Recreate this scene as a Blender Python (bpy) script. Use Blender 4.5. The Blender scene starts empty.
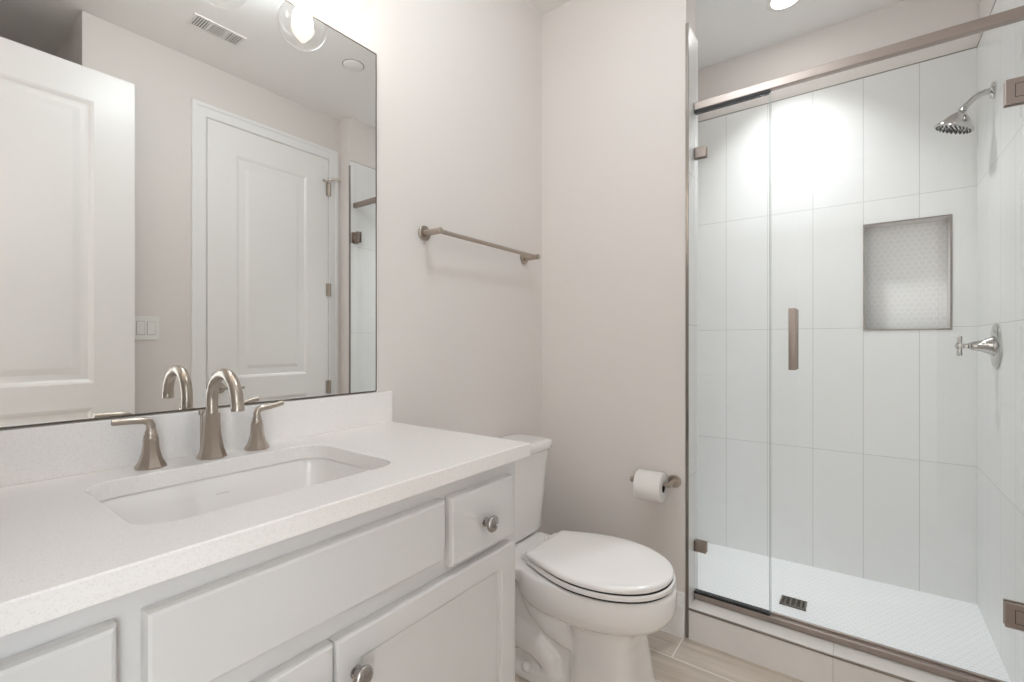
import bpy, bmesh, math, random
from mathutils import Vector, Matrix
random.seed(4)
PI = math.pi
scene = bpy.context.scene

# ------------------------------------------------------------------ camera
cam_d = bpy.data.cameras.new('camera')
cam = bpy.data.objects.new('camera', cam_d)
scene.collection.objects.link(cam)
cam.location = (1.222, 0.0, 1.163)
cam.rotation_euler = (PI / 2, 0, math.radians(36.5))
cam_d.sensor_width = 36.0
cam_d.lens = 468.0 / 1024.0 * 36.0
cam_d.shift_y = 2.0 / 1024.0
cam_d.clip_start = 0.02
scene.camera = cam

# ------------------------------------------------------------------ world (soft fill light added through the doorway behind the camera)
world = bpy.data.worlds.new('world')
scene.world = world
world.use_nodes = True
wb = world.node_tree.nodes['Background']
wb.inputs['Color'].default_value = (0.84, 0.94, 1.0, 1)
wb.inputs['Strength'].default_value = 3.1

# ------------------------------------------------------------------ colour management
scene.view_settings.view_transform = 'Standard'
scene.view_settings.look = 'None'
scene.view_settings.exposure = 1.20
scene.view_settings.gamma = 1.0
scene.view_settings.use_curve_mapping = False
scene.cycles.max_bounces = 14
scene.cycles.diffuse_bounces = 7
scene.cycles.glossy_bounces = 6
scene.cycles.transparent_max_bounces = 16
scene.cycles.caustics_reflective = False
scene.cycles.caustics_refractive = False
scene.cycles.sample_clamp_indirect = 4.0

# ------------------------------------------------------------------ light strengths
BULB_L = 12.0         # radiance of each vanity bulb
FILL_DOME_L = 15.9         # radiance of the unseen dome added as room fill
CAN_SHOWER_W = 2.5    # recessed light over the shower


# ------------------------------------------------------------------ node helpers
def new_mat(name):
    m = bpy.data.materials.new(name)
    m.use_nodes = True
    nt = m.node_tree
    return m, nt, nt.nodes['Principled BSDF']


def setp(b, **kw):
    names = {'color': 'Base Color', 'rough': 'Roughness', 'metal': 'Metallic', 'spec': 'Specular IOR Level',
             'coat': 'Coat Weight', 'coat_rough': 'Coat Roughness', 'sss': 'Subsurface Weight', 'aniso': 'Anisotropic'}
    for k, v in kw.items():
        if k == 'color' and len(v) == 3:
            v = (*v, 1)
        b.inputs[names[k]].default_value = v


def srgb(r, g, b):
    f = lambda c: ((c / 255) / 12.92) if c / 255 <= 0.04045 else (((c / 255) + 0.055) / 1.055) ** 2.4
    return (f(r), f(g), f(b), 1)


class N:
    """tiny wrapper for maths on sockets"""
    def __init__(self, nt): self.nt = nt
    def node(self, t): return self.nt.nodes.new(t)
    def link(self, a, b): self.nt.links.new(a, b)
    def m(self, op, a, b=0.0, c=None, clamp=False):
        n = self.node('ShaderNodeMath'); n.operation = op; n.use_clamp = clamp
        for i, v in enumerate((a, b, c)):
            if v is None: continue
            if isinstance(v, (int, float)): n.inputs[i].default_value = v
            else: self.link(v, n.inputs[i])
        return n.outputs[0]
    def mix(self, fac, a, b):
        n = self.node('ShaderNodeMix'); n.data_type = 'RGBA'
        for i, v in ((0, fac), (6, a), (7, b)):
            if isinstance(v, (int, float)): n.inputs[i].default_value = v
            elif isinstance(v, tuple): n.inputs[i].default_value = v
            else: self.link(v, n.inputs[i])
        return n.outputs[2]
    def noise(self, vec, scale, detail=2, rough=.5):
        n = self.node('ShaderNodeTexNoise'); n.inputs['Scale'].default_value = scale
        n.inputs['Detail'].default_value = detail; n.inputs['Roughness'].default_value = rough
        if vec is not None: self.link(vec, n.inputs['Vector'])
        return n.outputs['Fac']
    def pos(self):
        g = self.node('ShaderNodeNewGeometry'); return g.outputs['Position']
    def xyz(self, v):
        s = self.node('ShaderNodeSeparateXYZ'); self.link(v, s.inputs[0]); return s.outputs
    def scale(self, v, s):
        n = self.node('ShaderNodeVectorMath'); n.operation = 'MULTIPLY'; self.link(v, n.inputs[0]); n.inputs[1].default_value = s
        return n.outputs[0]
    def bump(self, h, bsdf, strength=.2, dist=.01):
        n = self.node('ShaderNodeBump'); n.inputs['Strength'].default_value = strength
        n.inputs['Distance'].default_value = dist; self.link(h, n.inputs['Height']); self.link(n.outputs[0], bsdf.inputs['Normal'])


def plain(name, col, rough=.5, metal=0., spec=.5, coat=0., bump=None, aniso=None, var=0.0):
    m, nt, b = new_mat(name)
    setp(b, color=col, rough=rough, metal=metal, spec=spec, coat=coat)
    n = N(nt)
    if aniso: setp(b, aniso=aniso)
    if bump:
        n.bump(n.noise(n.pos(), bump[0], 3), b, bump[1], bump[2])
    if var:
        f = n.noise(n.pos(), 3.0, 3)
        n.link(n.mix(f, tuple(c * (1 - var) for c in col[:3]) + (1,), tuple(min(1, c * (1 + var)) for c in col[:3]) + (1,)), b.inputs['Base Color'])
    return m


M = {}
M['paint'] = plain('wall_paint', srgb(230, 224, 220), .6, spec=.25, bump=(260, .08, .002), var=.012)
M['ceiling'] = plain('ceiling_paint', srgb(244, 242, 240), .75, spec=.2, bump=(180, .1, .002))
M['trim'] = plain('trim_paint', srgb(242, 241, 240), .28, spec=.4)
M['door'] = plain('door_paint', srgb(242, 240, 238), .32, spec=.5)
M['cabinet'] = plain('cabinet_paint', srgb(220, 218, 217), .35, spec=.4)
M['porcelain'] = plain('porcelain', srgb(244, 241, 239), .08, spec=.5, coat=.6)
M['seat'] = plain('seat_plastic', srgb(247, 244, 242), .16, spec=.5)
M['rubber'] = plain('black_rubber', (.012, .012, .013), .5)
M['dark'] = plain('dark_gap', (.02, .018, .016), .7)
M['nickel'] = plain('brushed_nickel', srgb(182, 171, 160), .31, metal=1., bump=(900, .05, .0005))
M['rail'] = plain('satin_nickel_rail', srgb(168, 156, 149), .4, metal=1.)
M['chrome'] = plain('polished_chrome', srgb(205, 203, 200), .09, metal=1.)
M['steel'] = plain('brushed_steel_edge', srgb(150, 143, 137), .3, metal=1.)
M['knob'] = plain('knob_chrome', srgb(172, 166, 163), .16, metal=1.)
M['paper'] = plain('tissue', srgb(240, 237, 234), .95, spec=.05, bump=(300, .3, .002))
M['card'] = plain('cardboard', srgb(60, 50, 44), .9, spec=.05)
M['plastic'] = plain('white_plastic', srgb(238, 236, 232), .3)
M['mark'] = plain('grey_print', srgb(186, 178, 174), .5)


def glass_mat(name, tint=(1, 1, 1, 1), f0=.03):
    m = bpy.data.materials.new(name); m.use_nodes = True
    nt = m.node_tree
    nt.nodes.remove(nt.nodes['Principled BSDF'])
    out = nt.nodes['Material Output']
    t = nt.nodes.new('ShaderNodeBsdfTransparent'); t.inputs[0].default_value = tint
    g = nt.nodes.new('ShaderNodeBsdfGlossy'); g.inputs['Roughness'].default_value = 0.0; g.inputs['Color'].default_value = (1, 1, 1, 1)
    lw = nt.nodes.new('ShaderNodeLayerWeight'); lw.inputs[0].default_value = .5
    pw = nt.nodes.new('ShaderNodeMath'); pw.operation = 'POWER'; pw.inputs[1].default_value = 5.0
    add = nt.nodes.new('ShaderNodeMath'); add.operation = 'MULTIPLY_ADD'; add.use_clamp = True
    add.inputs[1].default_value = 1 - f0; add.inputs[2].default_value = f0
    mx = nt.nodes.new('ShaderNodeMixShader')
    nt.links.new(lw.outputs['Facing'], pw.inputs[0]); nt.links.new(pw.outputs[0], add.inputs[0]); nt.links.new(add.outputs[0], mx.inputs[0])
    nt.links.new(t.outputs[0], mx.inputs[1]); nt.links.new(g.outputs[0], mx.inputs[2])
    nt.links.new(mx.outputs[0], out.inputs[0])
    return m


M['glass'] = glass_mat('clear_shower_glass', (.992, .996, .995, 1), .018)
M['globe'] = glass_mat('clear_globe_glass', (.98, .98, .98, 1), .07)
M['glass_edge'] = plain('glass_edge', srgb(200, 208, 205), .1, spec=.6)


def emit(name, col, s):
    m = bpy.data.materials.new(name); m.use_nodes = True
    nt = m.node_tree; nt.nodes.remove(nt.nodes['Principled BSDF'])
    e = nt.nodes.new('ShaderNodeEmission'); e.inputs[0].default_value = col; e.inputs[1].default_value = s
    nt.links.new(e.outputs[0], nt.nodes['Material Output'].inputs[0]); return m


M['bulb'] = emit('lit_bulb', (1, .93, .82, 1), BULB_L)
M['can'] = emit('lit_lens', (1, .97, .93, 1), 14.0)


def mirror_mat():
    m, nt, b = new_mat('mirror_silver')
    setp(b, color=(.93, .935, .925), rough=0.0, metal=1.)
    return m


M['mirror'] = mirror_mat()


def quartz():
    m, nt, b = new_mat('quartz')
    n = N(nt)
    p = n.pos()
    sp = n.node('ShaderNodeTexVoronoi'); sp.inputs['Scale'].default_value = 620
    n.link(p, sp.inputs['Vector'])
    xyz = n.node('ShaderNodeSeparateColor'); n.link(sp.outputs['Color'], xyz.inputs[0])
    dark = n.m('GREATER_THAN', xyz.outputs[0], .82)
    lite = n.m('GREATER_THAN', xyz.outputs[1], .88)
    c = n.mix(n.m('MULTIPLY', dark, .55), srgb(246, 242, 240), srgb(234, 230, 227))
    c = n.mix(n.m('MULTIPLY', lite, .6), c, srgb(248, 246, 243))
    n.link(c, b.inputs['Base Color'])
    setp(b, rough=.16, spec=.45)
    return m


M['quartz'] = quartz()


def tile_mat(name, axa, oa, sa, axb, ob, sb, col=(237, 237, 236), grout=(190, 190, 189), g=.0013, rough=.27):
    """stacked rectangular tiles measured in metres on two world axes"""
    m, nt, b = new_mat(name)
    n = N(nt); p = n.pos(); x = n.xyz(p)
    def edge(ax, o, s):
        t = n.m('DIVIDE', n.m('SUBTRACT', x[ax], o), s)
        fr = n.m('FRACT', t)
        d = n.m('MULTIPLY', n.m('MINIMUM', fr, n.m('SUBTRACT', 1.0, fr)), s)
        return d, n.m('FLOOR', t)
    da, ia = edge(axa, oa, sa)
    db, ib = edge(axb, ob, sb)
    d = n.m('MINIMUM', da, db)
    mask = n.m('SUBTRACT', 1.0, n.m('DIVIDE', d, g, clamp=True))   # 1 at the joint
    mask = n.m('MULTIPLY', mask, 1.6, clamp=True)
    seed = n.node('ShaderNodeCombineXYZ'); n.link(ia, seed.inputs[0]); n.link(ib, seed.inputs[1])
    wn = n.node('ShaderNodeTexWhiteNoise'); n.link(seed.outputs[0], wn.inputs['Vector'])
    vein = n.noise(p, 5.0, 6, .6)
    v = n.m('ABSOLUTE', n.m('SUBTRACT', vein, .5))
    v = n.m('SUBTRACT', 1.0, n.m('MULTIPLY', v, 28.0, clamp=True))
    c0 = srgb(*col); c1 = tuple(c * .975 for c in c0[:3]) + (1,)
    c = n.mix(wn.outputs[0], c0, c1)
    c = n.mix(n.m('MULTIPLY', v, .04), c, srgb(196, 196, 196))
    n.link(n.mix(mask, c, srgb(*grout)), b.inputs['Base Color'])
    setp(b, rough=rough, spec=.28)
    h = n.m('ADD', n.m('MULTIPLY', mask, -1.0), n.m('MULTIPLY', n.noise(p, 7.0, 2), .5))
    n.bump(h, b, .25, .0015)
    return m


M['tile_back'] = tile_mat('shower_tile_back', 0, 1.038, .2032, 2, 1.235, .603)
M['tile_side'] = tile_mat('shower_tile_side', 1, 2.8, .2032, 2, 1.235, .603)
M['tile_curb'] = tile_mat('curb_tile', 0, 1.154, .6096, 2, -.2, .8, (240, 237, 235), (205, 201, 198))
M['curb_top'] = tile_mat('curb_top_stone', 0, 1.154, .6096, 1, -.2, 5.0, (238, 232, 227), (196, 190, 186))


def hex_mat(name, s, axa, axb, col, grout, w=.09, rough=.25):
    m, nt, b = new_mat(name)
    n = N(nt); x = n.xyz(n.pos())
    u = n.m('DIVIDE', x[axa], s); v = n.m('DIVIDE', x[axb], s * math.sqrt(3))
    def cell(off):
        a = n.m('SUBTRACT', n.m('FRACT', n.m('ADD', u, off)), .5)
        c = n.m('MULTIPLY', n.m('SUBTRACT', n.m('FRACT', n.m('ADD', v, off)), .5), math.sqrt(3))
        a = n.m('ABSOLUTE', a); c = n.m('ABSOLUTE', c)
        return n.m('MAXIMUM', a, n.m('ADD', n.m('MULTIPLY', a, .5), n.m('MULTIPLY', c, .866)))
    d = n.m('MINIMUM', cell(0.0), cell(.5))      # .5 at a hexagon's edge
    mask = n.m('DIVIDE', n.m('SUBTRACT', d, .5 - w), w * .6, clamp=True)
    n.link(n.mix(mask, srgb(*col), srgb(*grout)), b.inputs['Base Color'])
    setp(b, rough=rough, spec=.4)
    n.bump(n.m('MULTIPLY', mask, -1.0), b, .3, .001)
    return m


M['hex_floor'] = hex_mat('hexagon_floor_mosaic', .024, 0, 1, (243, 244, 245), (234, 235, 236))
M['hex_niche'] = hex_mat('hexagon_niche_mosaic', .025, 0, 2, (243, 242, 241), (252, 252, 251), .1, .2)


def plank():
    m, nt, b = new_mat('wood_look_plank_tile')
    n = N(nt); p = n.pos(); x = n.xyz(p)
    W, L, g = .1495, .915, .0022
    row_t = n.m('DIVIDE', n.m('SUBTRACT', x[1], 1.893), W)
    row = n.m('FLOOR', row_t); fy = n.m('FRACT', row_t)
    sh = n.m('MULTIPLY', n.m('FLOORED_MODULO', n.m('ADD', row, 1.0), 3.0), .305)
    col_t = n.m('DIVIDE', n.m('SUBTRACT', n.m('SUBTRACT', x[0], .667), sh), L)
    colu = n.m('FLOOR', col_t); fx = n.m('FRACT', col_t)
    dy = n.m('MULTIPLY', n.m('MINIMUM', fy, n.m('SUBTRACT', 1.0, fy)), W)
    dx = n.m('MULTIPLY', n.m('MINIMUM', fx, n.m('SUBTRACT', 1.0, fx)), L)
    mask = n.m('LESS_THAN', n.m('MINIMUM', dx, dy), g)
    seed = n.node('ShaderNodeCombineXYZ'); n.link(row, seed.inputs[0]); n.link(colu, seed.inputs[1])
    wn = n.node('ShaderNodeTexWhiteNoise'); n.link(seed.outputs[0], wn.inputs['Vector'])
    off = n.node('ShaderNodeVectorMath'); off.operation = 'ADD'
    n.link(p, off.inputs[0])
    so = n.node('ShaderNodeVectorMath'); so.operation = 'SCALE'; n.link(wn.outputs['Color'], so.inputs[0]); so.inputs['Scale'].default_value = 7.0
    n.link(so.outputs[0], off.inputs[1])
    grain = n.noise(n.scale(off.outputs[0], (2.2, 38.0, 1.0)), 1.0, 6, .62)
    broad = n.noise(n.scale(off.outputs[0], (3.0, 9.0, 1.0)), 1.0, 3)
    rmp = n.node('ShaderNodeValToRGB')
    rmp.color_ramp.elements[0].position = .3; rmp.color_ramp.elements[0].color = srgb(180, 166, 152)
    rmp.color_ramp.elements[1].position = .7; rmp.color_ramp.elements[1].color = srgb(232, 221, 209)
    n.link(n.m('ADD', n.m('MULTIPLY', grain, .7), n.m('MULTIPLY', broad, .3)), rmp.inputs[0])
    c = n.mix(n.m('MULTIPLY', wn.outputs[0], .35), rmp.outputs[0], srgb(198, 185, 171))
    n.link(n.mix(mask, c, srgb(240, 236, 228)), b.inputs['Base Color'])
    setp(b, rough=.38, spec=.35)
    n.bump(n.m('SUBTRACT', n.m('MULTIPLY', grain, .3), mask), b, .2, .0015)
    return m


M['plank'] = plank()

# ------------------------------------------------------------------ mesh helpers (world coordinates)
ORIG = {}


def box(bm, x0, x1, y0, y1, z0, z1, bev=0.0, seg=2):
    ret = bmesh.ops.create_cube(bm, size=1.0)
    vs = ret['verts']
    bmesh.ops.scale(bm, vec=(abs(x1 - x0), abs(y1 - y0), abs(z1 - z0)), verts=vs)
    bmesh.ops.translate(bm, vec=((x0 + x1) / 2, (y0 + y1) / 2, (z0 + z1) / 2), verts=vs)
    if bev > 0:
        es = list({e for v in vs for e in v.link_edges})
        bmesh.ops.bevel(bm, geom=es, offset=bev, segments=seg, profile=.5, affect='EDGES', clamp_overlap=True)
    return bm


def nb(): return bmesh.new()


def B(*a, **k): return box(nb(), *a, **k)


def rings(bm, rs, cap0=True, cap1=True, closed=True):
    """loft a list of equally long point rings"""
    vr = [[bm.verts.new(p) for p in r] for r in rs]
    n = len(rs[0])
    rng = n if closed else n - 1
    for a, b in zip(vr[:-1], vr[1:]):
        for i in range(rng):
            j = (i + 1) % n
            try: bm.faces.new((a[i], a[j], b[j], b[i]))
            except ValueError: pass
    if cap0: bm.faces.new(list(reversed(vr[0])))
    if cap1: bm.faces.new(vr[-1])
    return bm


def frame_for(d):
    d = Vector(d).normalized()
    up = Vector((0, 0, 1)) if abs(d.z) < .95 else Vector((0, 1, 0))
    a = up.cross(d).normalized(); b = d.cross(a)
    return a, b, d


def lathe(bm, c, axis, prof, n=32, phase=0.0, cap=True):
    """prof = [(radius, distance along axis)]; n sides (few sides = faceted)"""
    a, b, d = frame_for(axis); c = Vector(c)
    rs = []
    for r, t in prof:
        r = max(r, 1e-5)
        rs.append([c + d * t + (a * math.cos(2 * PI * i / n + phase) + b * math.sin(2 * PI * i / n + phase)) * r for i in range(n)])
    return rings(bm, rs, cap, cap)


def cyl(bm, p0, p1, r, n=24, r1=None):
    d = Vector(p1) - Vector(p0)
    return lathe(bm, p0, d, [(r, 0), (r if r1 is None else r1, d.length)], n)


def tube(bm, pts, r, n=16, cap=True):
    pts = [Vector(p) for p in pts]
    rr = r if isinstance(r, (list, tuple)) else [r] * len(pts)
    rs = []; prev = None
    for i, p in enumerate(pts):
        d = (pts[min(i + 1, len(pts) - 1)] - pts[max(i - 1, 0)]).normalized()
        if prev is None:
            a, b, _ = frame_for(d)
        else:
            a = (prev - d * prev.dot(d)).normalized(); b = d.cross(a)
        prev = a
        rs.append([p + (a * math.cos(2 * PI * k / n) + b * math.sin(2 * PI * k / n)) * rr[i] for k in range(n)])
    return rings(bm, rs, cap, cap)


def arc(c, r, a0, a1, n, plane='xz'):
    out = []
    for i in range(n + 1):
        t = a0 + (a1 - a0) * i / n
        u, v = r * math.cos(t), r * math.sin(t)
        if plane == 'xz': out.append((c[0] + u, c[1], c[2] + v))
        elif plane == 'xy': out.append((c[0] + u, c[1] + v, c[2]))
        else: out.append((c[0], c[1] + u, c[2] + v))
    return out


def obj(name, bm, mat, parent=None, smooth=None, loc=None):
    """link bm (world coordinates) as one mesh object; smooth = crease angle in degrees or None for flat"""
    if loc is None:
        loc = ORIG.get(parent.name, Vector((0, 0, 0))) if parent else None
    bmesh.ops.recalc_face_normals(bm, faces=bm.faces[:])
    if loc is None:      # own thing: origin at its base
        xs = [v.co for v in bm.verts]
        loc = Vector(((min(v.x for v in xs) + max(v.x for v in xs)) / 2, (min(v.y for v in xs) + max(v.y for v in xs)) / 2, min(v.z for v in xs)))
    loc = Vector(loc)
    bmesh.ops.translate(bm, vec=-loc, verts=bm.verts[:])
    me = bpy.data.meshes.new(name); 
    if smooth is not None:
        for f in bm.faces: f.smooth = True
        ca = math.radians(smooth)
        for e in bm.edges:
            if len(e.link_faces) == 2 and e.calc_face_angle(0) > ca: e.smooth = False
    bm.to_mesh(me); bm.free()
    me.materials.append(mat if not isinstance(mat, str) else M[mat])
    o = bpy.data.objects.new(name, me)
    scene.collection.objects.link(o)
    if parent:
        o.parent = parent          # parent's local space starts at its stored origin
    else:
        o.location = loc
    ORIG[o.name] = loc
    return o


def thing(name, label, cat, loc, group=None):
    o = bpy.data.objects.new(name, None)
    o.empty_display_size = .05
    scene.collection.objects.link(o)
    o.location = loc; ORIG[o.name] = Vector(loc)
    tag(o, label, cat, group)
    return o


def tag(o, label, cat, group=None):
    o['label'] = label; o['category'] = cat
    if group: o['group'] = group
    return o


def struct(name, bm, mat, parent=None, smooth=None):
    o = obj(name, bm, mat, parent, smooth)
    if not parent: o['kind'] = 'structure'
    return o


def slab(name, x0, x1, y0, y1, z0, z1, mat, parent=None, bev=0.0):
    return struct(name, B(x0, x1, y0, y1, z0, z1, bev=bev), mat, parent)


def slab_holes(name, axis, c0, c1, u0, u1, v0, v1, holes, mat, parent=None):
    """wall slab thick c0..c1 on `axis` ('x' or 'y'), spanning u (the other horizontal axis) and z, with rectangular holes"""
    us = sorted({u0, u1, *[h[0] for h in holes], *[h[1] for h in holes]})
    vs = sorted({v0, v1, *[h[2] for h in holes], *[h[3] for h in holes]})
    bm = nb()
    for a, b in zip(us[:-1], us[1:]):
        for c, d in zip(vs[:-1], vs[1:]):
            mu, mv = (a + b) / 2, (c + d) / 2
            if any(h[0] < mu < h[1] and h[2] < mv < h[3] for h in holes): continue
            if axis == 'x': box(bm, c0, c1, a, b, c, d)
            else: box(bm, a, b, c0, c1, c, d)
    bmesh.ops.remove_doubles(bm, verts=bm.verts[:], dist=1e-5)
    # drop the inner faces shared by two cells
    seen = {}
    for f in bm.faces:
        k = tuple(sorted(v.index for v in f.verts)) if False else tuple(sorted((round(v.co.x, 4), round(v.co.y, 4), round(v.co.z, 4)) for v in f.verts))
        seen.setdefault(k, []).append(f)
    dead = [f for fs in seen.values() if len(fs) > 1 for f in fs]
    if dead: bmesh.ops.delete(bm, geom=dead, context='FACES')
    return struct(name, bm, mat, parent)


# ------------------------------------------------------------------ the room
CEIL = 2.74
WC = 1.75          # opposite wall
WF = -.12          # wall behind the camera
YB = 1.893         # back wall (toilet paper) and curb front
XJ = .676          # jamb of the shower opening
YS, XS = 2.80, 1.640   # shower back and right walls
slab('floor', -.1, 3.2, -1.4, 2.0, -.1, 0, 'plank')
slab('ceiling', -.1, 3.2, -1.4, 3.0, CEIL, CEIL + .1, 'ceiling')
slab('wall_left', -.1, 0, -1.4, 3.0, 0, CEIL, 'paint')
slab('wall_back', 0, XJ, YB, YB + .135, 0, CEIL, 'paint')
slab('wall_right', WC, WC + .12, .572, 1.95, 0, CEIL, 'paint')
slab_holes('wall_front', 'y', WF - .12, WF, 0, WC, 0, CEIL, [(.86, 1.645, 0, 2.45)], 'paint')
slab('wall_hall_added', -.1, 3.2, -1.5, -1.4, 0, CEIL, 'paint')  # unseen wall added so the shower glass reflects it instead of open sky
# alcove behind the open door
slab('wall_alcove_back', 2.45, 2.55, -.24, .572, 0, CEIL, 'paint')
slab('wall_alcove_side', WC + .12, 2.45, .572, .69, 0, CEIL, 'paint')
slab('wall_alcove_front', WC, 2.45, WF - .12, WF, 0, CEIL, 'paint')
# shower shell
slab('wall_shower_end', XS, WC + .12, 1.95, 3.0, 0, CEIL, 'paint')
NX0, NX1, NZ0, NZ1, ND = 1.247, 1.547, 1.228, 1.722, .09
slab_holes('wall_shower_back', 'y', YS + .008, YS + .11, 0, XS + .1, 0, CEIL, [(NX0, NX1, NZ0, NZ1)], 'paint')
TT = 2.431   # top of the tiling
slab_holes('wall_shower_tile', 'y', YS, YS + .009, .10, XS, .0, TT, [(NX0, NX1, NZ0, NZ1)], 'tile_back')
slab('wall_shower_tile_right', XS - .008, XS, 1.95, YS, 0, TT, 'tile_side')
slab('wall_shower_left', 0, .10, YB + .135, YS, 0, CEIL, 'tile_side')
slab('wall_jamb_tile', XJ, XJ + .008, YB + .002, YB + .137, .0, TT - .01, 'tile_side')
slab('wall_shower_front', .10, XJ, YB + .135, YB + .143, 0, TT, 'tile_back')
# niche
bm = nb(); box(bm, NX0, NX1, YS + ND, YS + ND + .01, NZ0, NZ1)
nich = struct('wall_niche', bm, 'hex_niche')
bm = nb()
for a in ((NX0 - .01, NX0, NZ0 - .01, NZ1 + .01), (NX1, NX1 + .01, NZ0 - .01, NZ1 + .01)):
    box(bm, a[0], a[1], YS + .01, YS + ND + .01, a[2], a[3])
for a in ((NZ0 - .01, NZ0), (NZ1, NZ1 + .01)):
    box(bm, NX0, NX1, YS + .01, YS + ND + .01, a[0], a[1])
struct('trim_niche_lining', bm, 'curb_top')
bm = nb(); e = .007
box(bm, NX0 - e, NX0, YS - .002, YS + .012, NZ0 - e, NZ1 + e); box(bm, NX1, NX1 + e, YS - .002, YS + .012, NZ0 - e, NZ1 + e)
box(bm, NX0, NX1, YS - .002, YS + .012, NZ0 - e, NZ0); box(bm, NX0, NX1, YS - .002, YS + .012, NZ1, NZ1 + e)
struct('trim_niche_edge', bm, 'steel')
# thin metal line where the tiling ends on top
bm = nb(); box(bm, .10, XS - .008, YS - .002, YS + .008, TT, TT + .003); box(bm, XS - .010, XS, 1.95, YS, TT, TT + .003)
struct('trim_tile_top', bm, 'steel')
# shower floor, sloped a little to its drain
bm = nb()
DX, DY = .992, 2.395
outer = [(.10, 2.03, .03), (XS - .008, 2.03, .03), (XS - .008, YS, .042), (.10, YS, .024)]
inner = [(DX - .055, DY - .055, .015), (DX + .055, DY - .055, .015), (DX + .055, DY + .055, .015), (DX - .055, DY + .055, .015)]
rings(bm, [[(p[0], p[1], .0) for p in outer], outer, inner], True, True)
struct('floor_shower', bm, 'hex_floor')
# metal edge strips of the tiling
bm = nb(); box(bm, XJ - .002, XJ + .010, YB - .003, YB + .002, 0.002, 2.423, .001)
struct('trim_jamb_edge', bm, 'steel')
bm = nb(); box(bm, XS - .010, XS + .002, 1.943, 1.951, 0.0, 2.40, .001)
struct('trim_right_edge', bm, 'steel')

# baseboards
def baseboard(name, pts_fn, L0, L1):
    prof = [(0, 0), (.014, 0), (.014, .120), (.012, .128), (.0085, .134), (.0085, .150), (.006, .160), (.004, .172), (0, .175)]
    bm = nb(); rings(bm, [[pts_fn(L, d, z) for d, z in prof] for L in (L0, L1)])
    return struct(name, bm, 'trim')
baseboard('baseboard_back', lambda L, d, z: (L, YB - d, z), .0, XJ - .003)
baseboard('baseboard_left', lambda L, d, z: (d, L, z), .955, YB - .014)
baseboard('baseboard_right', lambda L, d, z: (WC - d, L, z), .575, 1.02)

# ------------------------------------------------------------------ doors
def casing(bm, axis_x, y0, y1, ztop, w=.072, t=.018, sgn=-1):
    """casing frame on the wall x = axis_x around the opening y0..y1"""
    prof = [(0, 0), (0, .009), (.006, .012), (w - .022, .0135), (w - .020, t), (w - .003, t), (w, t - .003), (w, 0)]   # (outwards from the opening, off the wall)
    rs = []
    for (py, sy, pz, sz) in ((y0, -1, .001, 0), (y0, -1, ztop, 1), (y1, 1, ztop, 1), (y1, 1, .001, 0)):
        rs.append([(axis_x + sgn * d, py + sy * u, pz + sz * u) for u, d in prof])
    rings(bm, rs)


def panel_door(xf, xb, y0, y1, z0, z1, panels):
    """slab with recessed, raised-field panels on the face x = xf; xb is the other face"""
    s = 1 if xb > xf else -1
    bm = nb()
    ys = sorted({y0, y1, *[p[0] for p in panels], *[p[1] for p in panels]})
    zs = sorted({z0, z1, *[p[2] for p in panels], *[p[3] for p in panels]})
    vd = {}
    def V(x, y, z):
        k = (round(x, 5), round(y, 5), round(z, 5))
        if k not in vd: vd[k] = bm.verts.new(k)
        return vd[k]
    for a, b in zip(ys[:-1], ys[1:]):
        for c, d in zip(zs[:-1], zs[1:]):
            if any(p[0] <= a and b <= p[1] and p[2] <= c and d <= p[3] for p in panels): continue
            bm.faces.new((V(xf, a, c), V(xf, b, c), V(xf, b, d), V(xf, a, d)))
    for (a, b, c, d) in panels:
        lv = [(0, 0), (.010, .004), (.020, .011), (.030, .012), (.045, .0115), (.072, .004), (.080, .0035)]
        rs = []
        for ins, dep in lv:
            x = xf + s * dep
            rs.append([V(x, a + ins, c + ins), V(x, b - ins, c + ins), V(x, b - ins, d - ins), V(x, a + ins, d - ins)])
        for r0, r1 in zip(rs[:-1], rs[1:]):
            for i in range(4):
                j = (i + 1) % 4
                bm.faces.new((r0[i], r0[j], r1[j], r1[i]))
        bm.faces.new(rs[-1])
    back = [(xb, y0, z0), (xb, y1, z0), (xb, y1, z1), (xb, y0, z1)]
    bv = [V(*p) for p in back]
    bm.faces.new(bv)
    # sides with all boundary vertices
    def side(sel, key, b0, b1):
        row = sorted([v for k, v in vd.items() if abs(k[0] - xf) < 1e-5 and sel(k)], key=key)
        bm.faces.new(row + [b1, b0])
    side(lambda k: abs(k[2] - z0) < 1e-5, lambda v: v.co.y, bv[0], bv[1])
    side(lambda k: abs(k[2] - z1) < 1e-5, lambda v: v.co.y, bv[3], bv[2])
    side(lambda k: abs(k[1] - y0) < 1e-5, lambda v: v.co.z, bv[0], bv[3])
    side(lambda k: abs(k[1] - y1) < 1e-5, lambda v: v.co.z, bv[1], bv[2])
    return bm


# closet door on the right wall (seen in the mirror)
cd = struct('door_1', panel_door(WC - .010, WC - .001, 1.100, 1.846, .012, 2.43,
                                 [(1.252, 1.694, .956, 2.272), (1.252, 1.694, .24, .83)]), 'door')
cd['label'] = 'closed white two-panel closet door on the right wall'
bm = nb(); casing(bm, WC, 1.094, 1.852, 2.436)
struct('trim_closet_casing', bm, 'trim')
for i, z in enumerate((.20, .86, 1.53, 2.225)):
    bm = nb(); cyl(bm, (WC - .019, 1.850, z - .045), (WC - .019, 1.850, z + .045), .007, 12)
    box(bm, WC - .0165, WC - .0105, 1.830, 1.866, z - .044, z + .044)
    h = obj('door_hinge', bm, 'nickel', cd, 40)
bm = nb()
tube(bm, [(WC - .022, 1.850, 2.26), (WC - .022, 1.850, 2.285), (WC - .032, 1.860, 2.297), (WC - .055, 1.885, 2.298), (WC - .072, 1.905, 2.285)], .0065, 10)
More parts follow.
